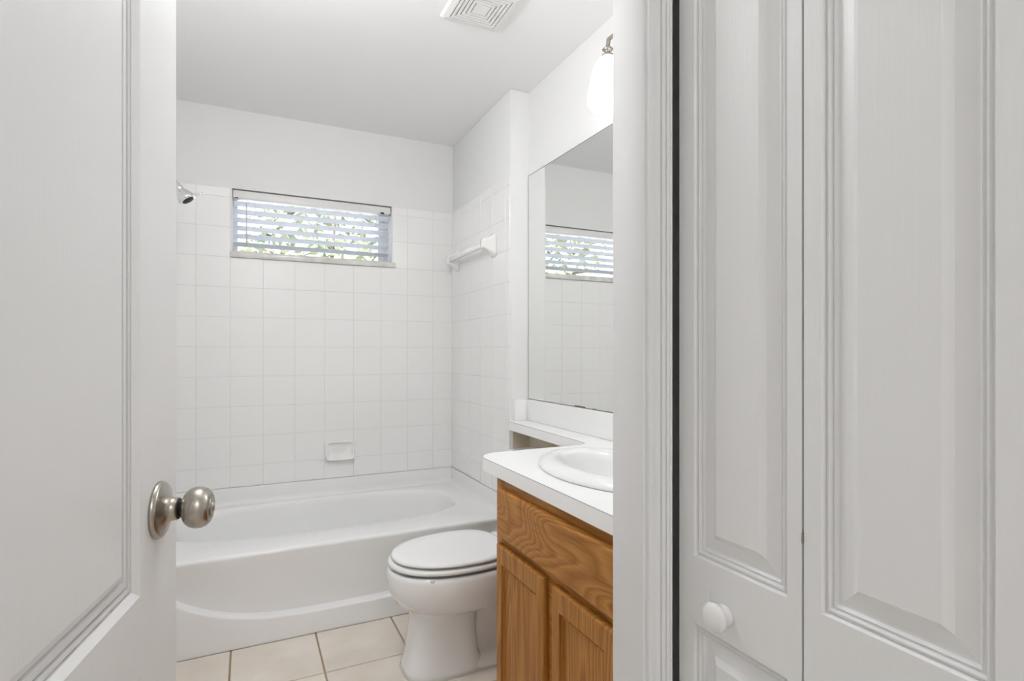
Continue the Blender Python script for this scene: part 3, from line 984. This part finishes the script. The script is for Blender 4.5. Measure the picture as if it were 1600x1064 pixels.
# ------------------------------------------------------------------ vanity light
LY = 1.565; LX = 1.125
vl = thing('vanity_light', (XV, 1.2, 2.25), 'wall vanity light with glowing frosted bell shade above the mirror', 'vanity light')
m = MB(); m.box(XV - 0.022, XV, 0.86, LY + 0.07, 2.215, 2.315, 0.008, 3)
m.build('back_plate', M['nickel'], vl)
for k in range(3):
    y = LY - 0.3 * k
    m = MB()
    m.tube([(XV - 0.018, y, 2.262), (1.185, y, 2.275), (1.150, y, 2.272), (LX + 0.004, y, 2.252), (LX, y, 2.222), (LX, y, 2.205)], 0.0075, 12)
    m.lathe([(0.0, 0.0), (0.014, 0.0), (0.019, 0.006), (0.012, 0.012), (0.009, 0.018), (0.022, 0.028), (0.024, 0.036), (0.0, 0.036)], (LX, y, 2.222), (0, 0, -1), 24, cap0=False, cap1=False)
    ar = m.build('lamp_arm', M['nickel'], vl)
    m = MB()
    sp = [(0.024, 2.187), (0.033, 2.181), (0.042, 2.168), (0.050, 2.148), (0.058, 2.120), (0.065, 2.085), (0.070, 2.050), (0.0705, 2.035), (0.066, 2.022), (0.054, 2.010), (0.035, 2.003), (0.0, 2.001)]
    m.lathe([(r, 2.187 - z) for r, z in sp], (LX, y, 2.187), (0, 0, -1), 40, cap0=True, cap1=False)
    m.build('lamp_shade', M['shade'], ar)

# ------------------------------------------------------------------ ceiling exhaust fan
vx0, vx1, vy0, vy1 = 0.652, 0.886, 1.735, 1.967
vent = thing('exhaust_fan', (0.77, 1.853, CZ), 'square exhaust fan with concentric louvres on the bathroom ceiling', 'exhaust fan')
m = MB()
def sq(cx_, cy_, h, z):
    return [(cx_ - h, cy_ - h, z), (cx_ + h, cy_ - h, z), (cx_ + h, cy_ + h, z), (cx_ - h, cy_ + h, z)]
vcx, vcy = 0.7705, 1.8555
hh = 0.117
m.loft([sq(vcx, vcy, hh, CZ), sq(vcx, vcy, hh, CZ - 0.007), sq(vcx, vcy, hh - 0.006, CZ - 0.013), sq(vcx, vcy, 0.092, CZ - 0.017), sq(vcx, vcy, 0.089, CZ - 0.017), sq(vcx, vcy, 0.0885, CZ - 0.006)], True, False, False, 0, False)
m.build('fan_cover', M['vent'], vent)
m = MB(); m.face(sq(vcx, vcy, 0.0895, CZ - 0.006)[::-1]); m.box(vcx - 0.088, vcx + 0.088, vcy - 0.088, vcy + 0.088, CZ - 0.0055, CZ - 0.002)
m.build('fan_recess', M['vent_dark'], vent)
m = MB()
hs = [0.0850, 0.0705, 0.0560, 0.0415]
for h in hs:
    m.loft([sq(vcx, vcy, h, CZ - 0.008), sq(vcx, vcy, h, CZ - 0.0175), sq(vcx, vcy, h - 0.0102, CZ - 0.0175), sq(vcx, vcy, h - 0.0102, CZ - 0.008)], True, False, False, 0, False)
m.loft([sq(vcx, vcy, 0.0275, CZ - 0.008), sq(vcx, vcy, 0.0275, CZ - 0.0175)], True, False, True, 0, False)
for a_, b_ in ((1, 0), (0, 1)):
    for s in (-1, 1):
        cx_, cy_ = vcx + a_ * s * 0.055, vcy + b_ * s * 0.055
        w_, v_ = (0.030, 0.0015) if a_ else (0.0015, 0.030)
        m.box(cx_ - w_, cx_ + w_, cy_ - v_, cy_ + v_, CZ - 0.011, CZ - 0.0085)
m.build('louvres', M['vent'], vent)

# ------------------------------------------------------------------ outside the window
m = MB(); m.box(-14, 14, 4.2, 22, -0.5, -0.3)
tag(m.build('ground', M['paving']), 'pale sunlit paving outside the bathroom window', 'ground', kind='structure')
def tree(x, y, zc, rad, count, label):
    t = thing('tree', (x, y, -0.3), label, 'tree', 'trees outside the window')
    mb = MB()
    mb.tube([(x, y, -0.3), (x + 0.05, y, 0.8), (x - 0.03, y + 0.05, zc)], [0.13, 0.10, 0.05], 10)
    for k in range(7):
        a = 2 * PI * k / 7 + random.random()
        mb.tube([(x, y, zc - rad * 0.6), (x + math.cos(a) * rad * 0.4, y + math.sin(a) * rad * 0.4, zc - rad * 0.1), (x + math.cos(a) * rad * 0.75, y + math.sin(a) * rad * 0.7, zc + rad * random.uniform(-0.1, 0.6))], [0.04, 0.028, 0.012], 6)
    mb.build('trunk', M['bark'], t)
    mb = MB()
    for k in range(count):
        while True:
            p = Vector((random.uniform(-1, 1), random.uniform(-1, 1), random.uniform(-1, 1)))
            if 0.2 < p.length < 1: break
        p = Vector((x, y, zc)) + Vector((p.x * rad, p.y * rad * 0.9, p.z * rad * 0.95))
        u = Vector((random.uniform(-1, 1), random.uniform(-1, 1), random.uniform(-0.6, 0.6))).normalized()
        w = u.cross(Vector((random.uniform(-1, 1), random.uniform(-1, 1), random.uniform(-1, 1)))).normalized()
        s = random.uniform(0.05, 0.10)
        nn = u.cross(w) * s * 0.12
        mb.face([p - u * s, p - w * s * 0.42 + nn, p + u * s, p + w * s * 0.42 + nn], 0, True)
    mb.build('foliage', M['leaf'], t)
tree(0.9, 7.2, 2.3, 1.2, 1400, 'leafy tree straight outside the bathroom window')
tree(-1.7, 7.6, 2.5, 1.4, 1700, 'leafy tree outside the window, seen in the mirror')
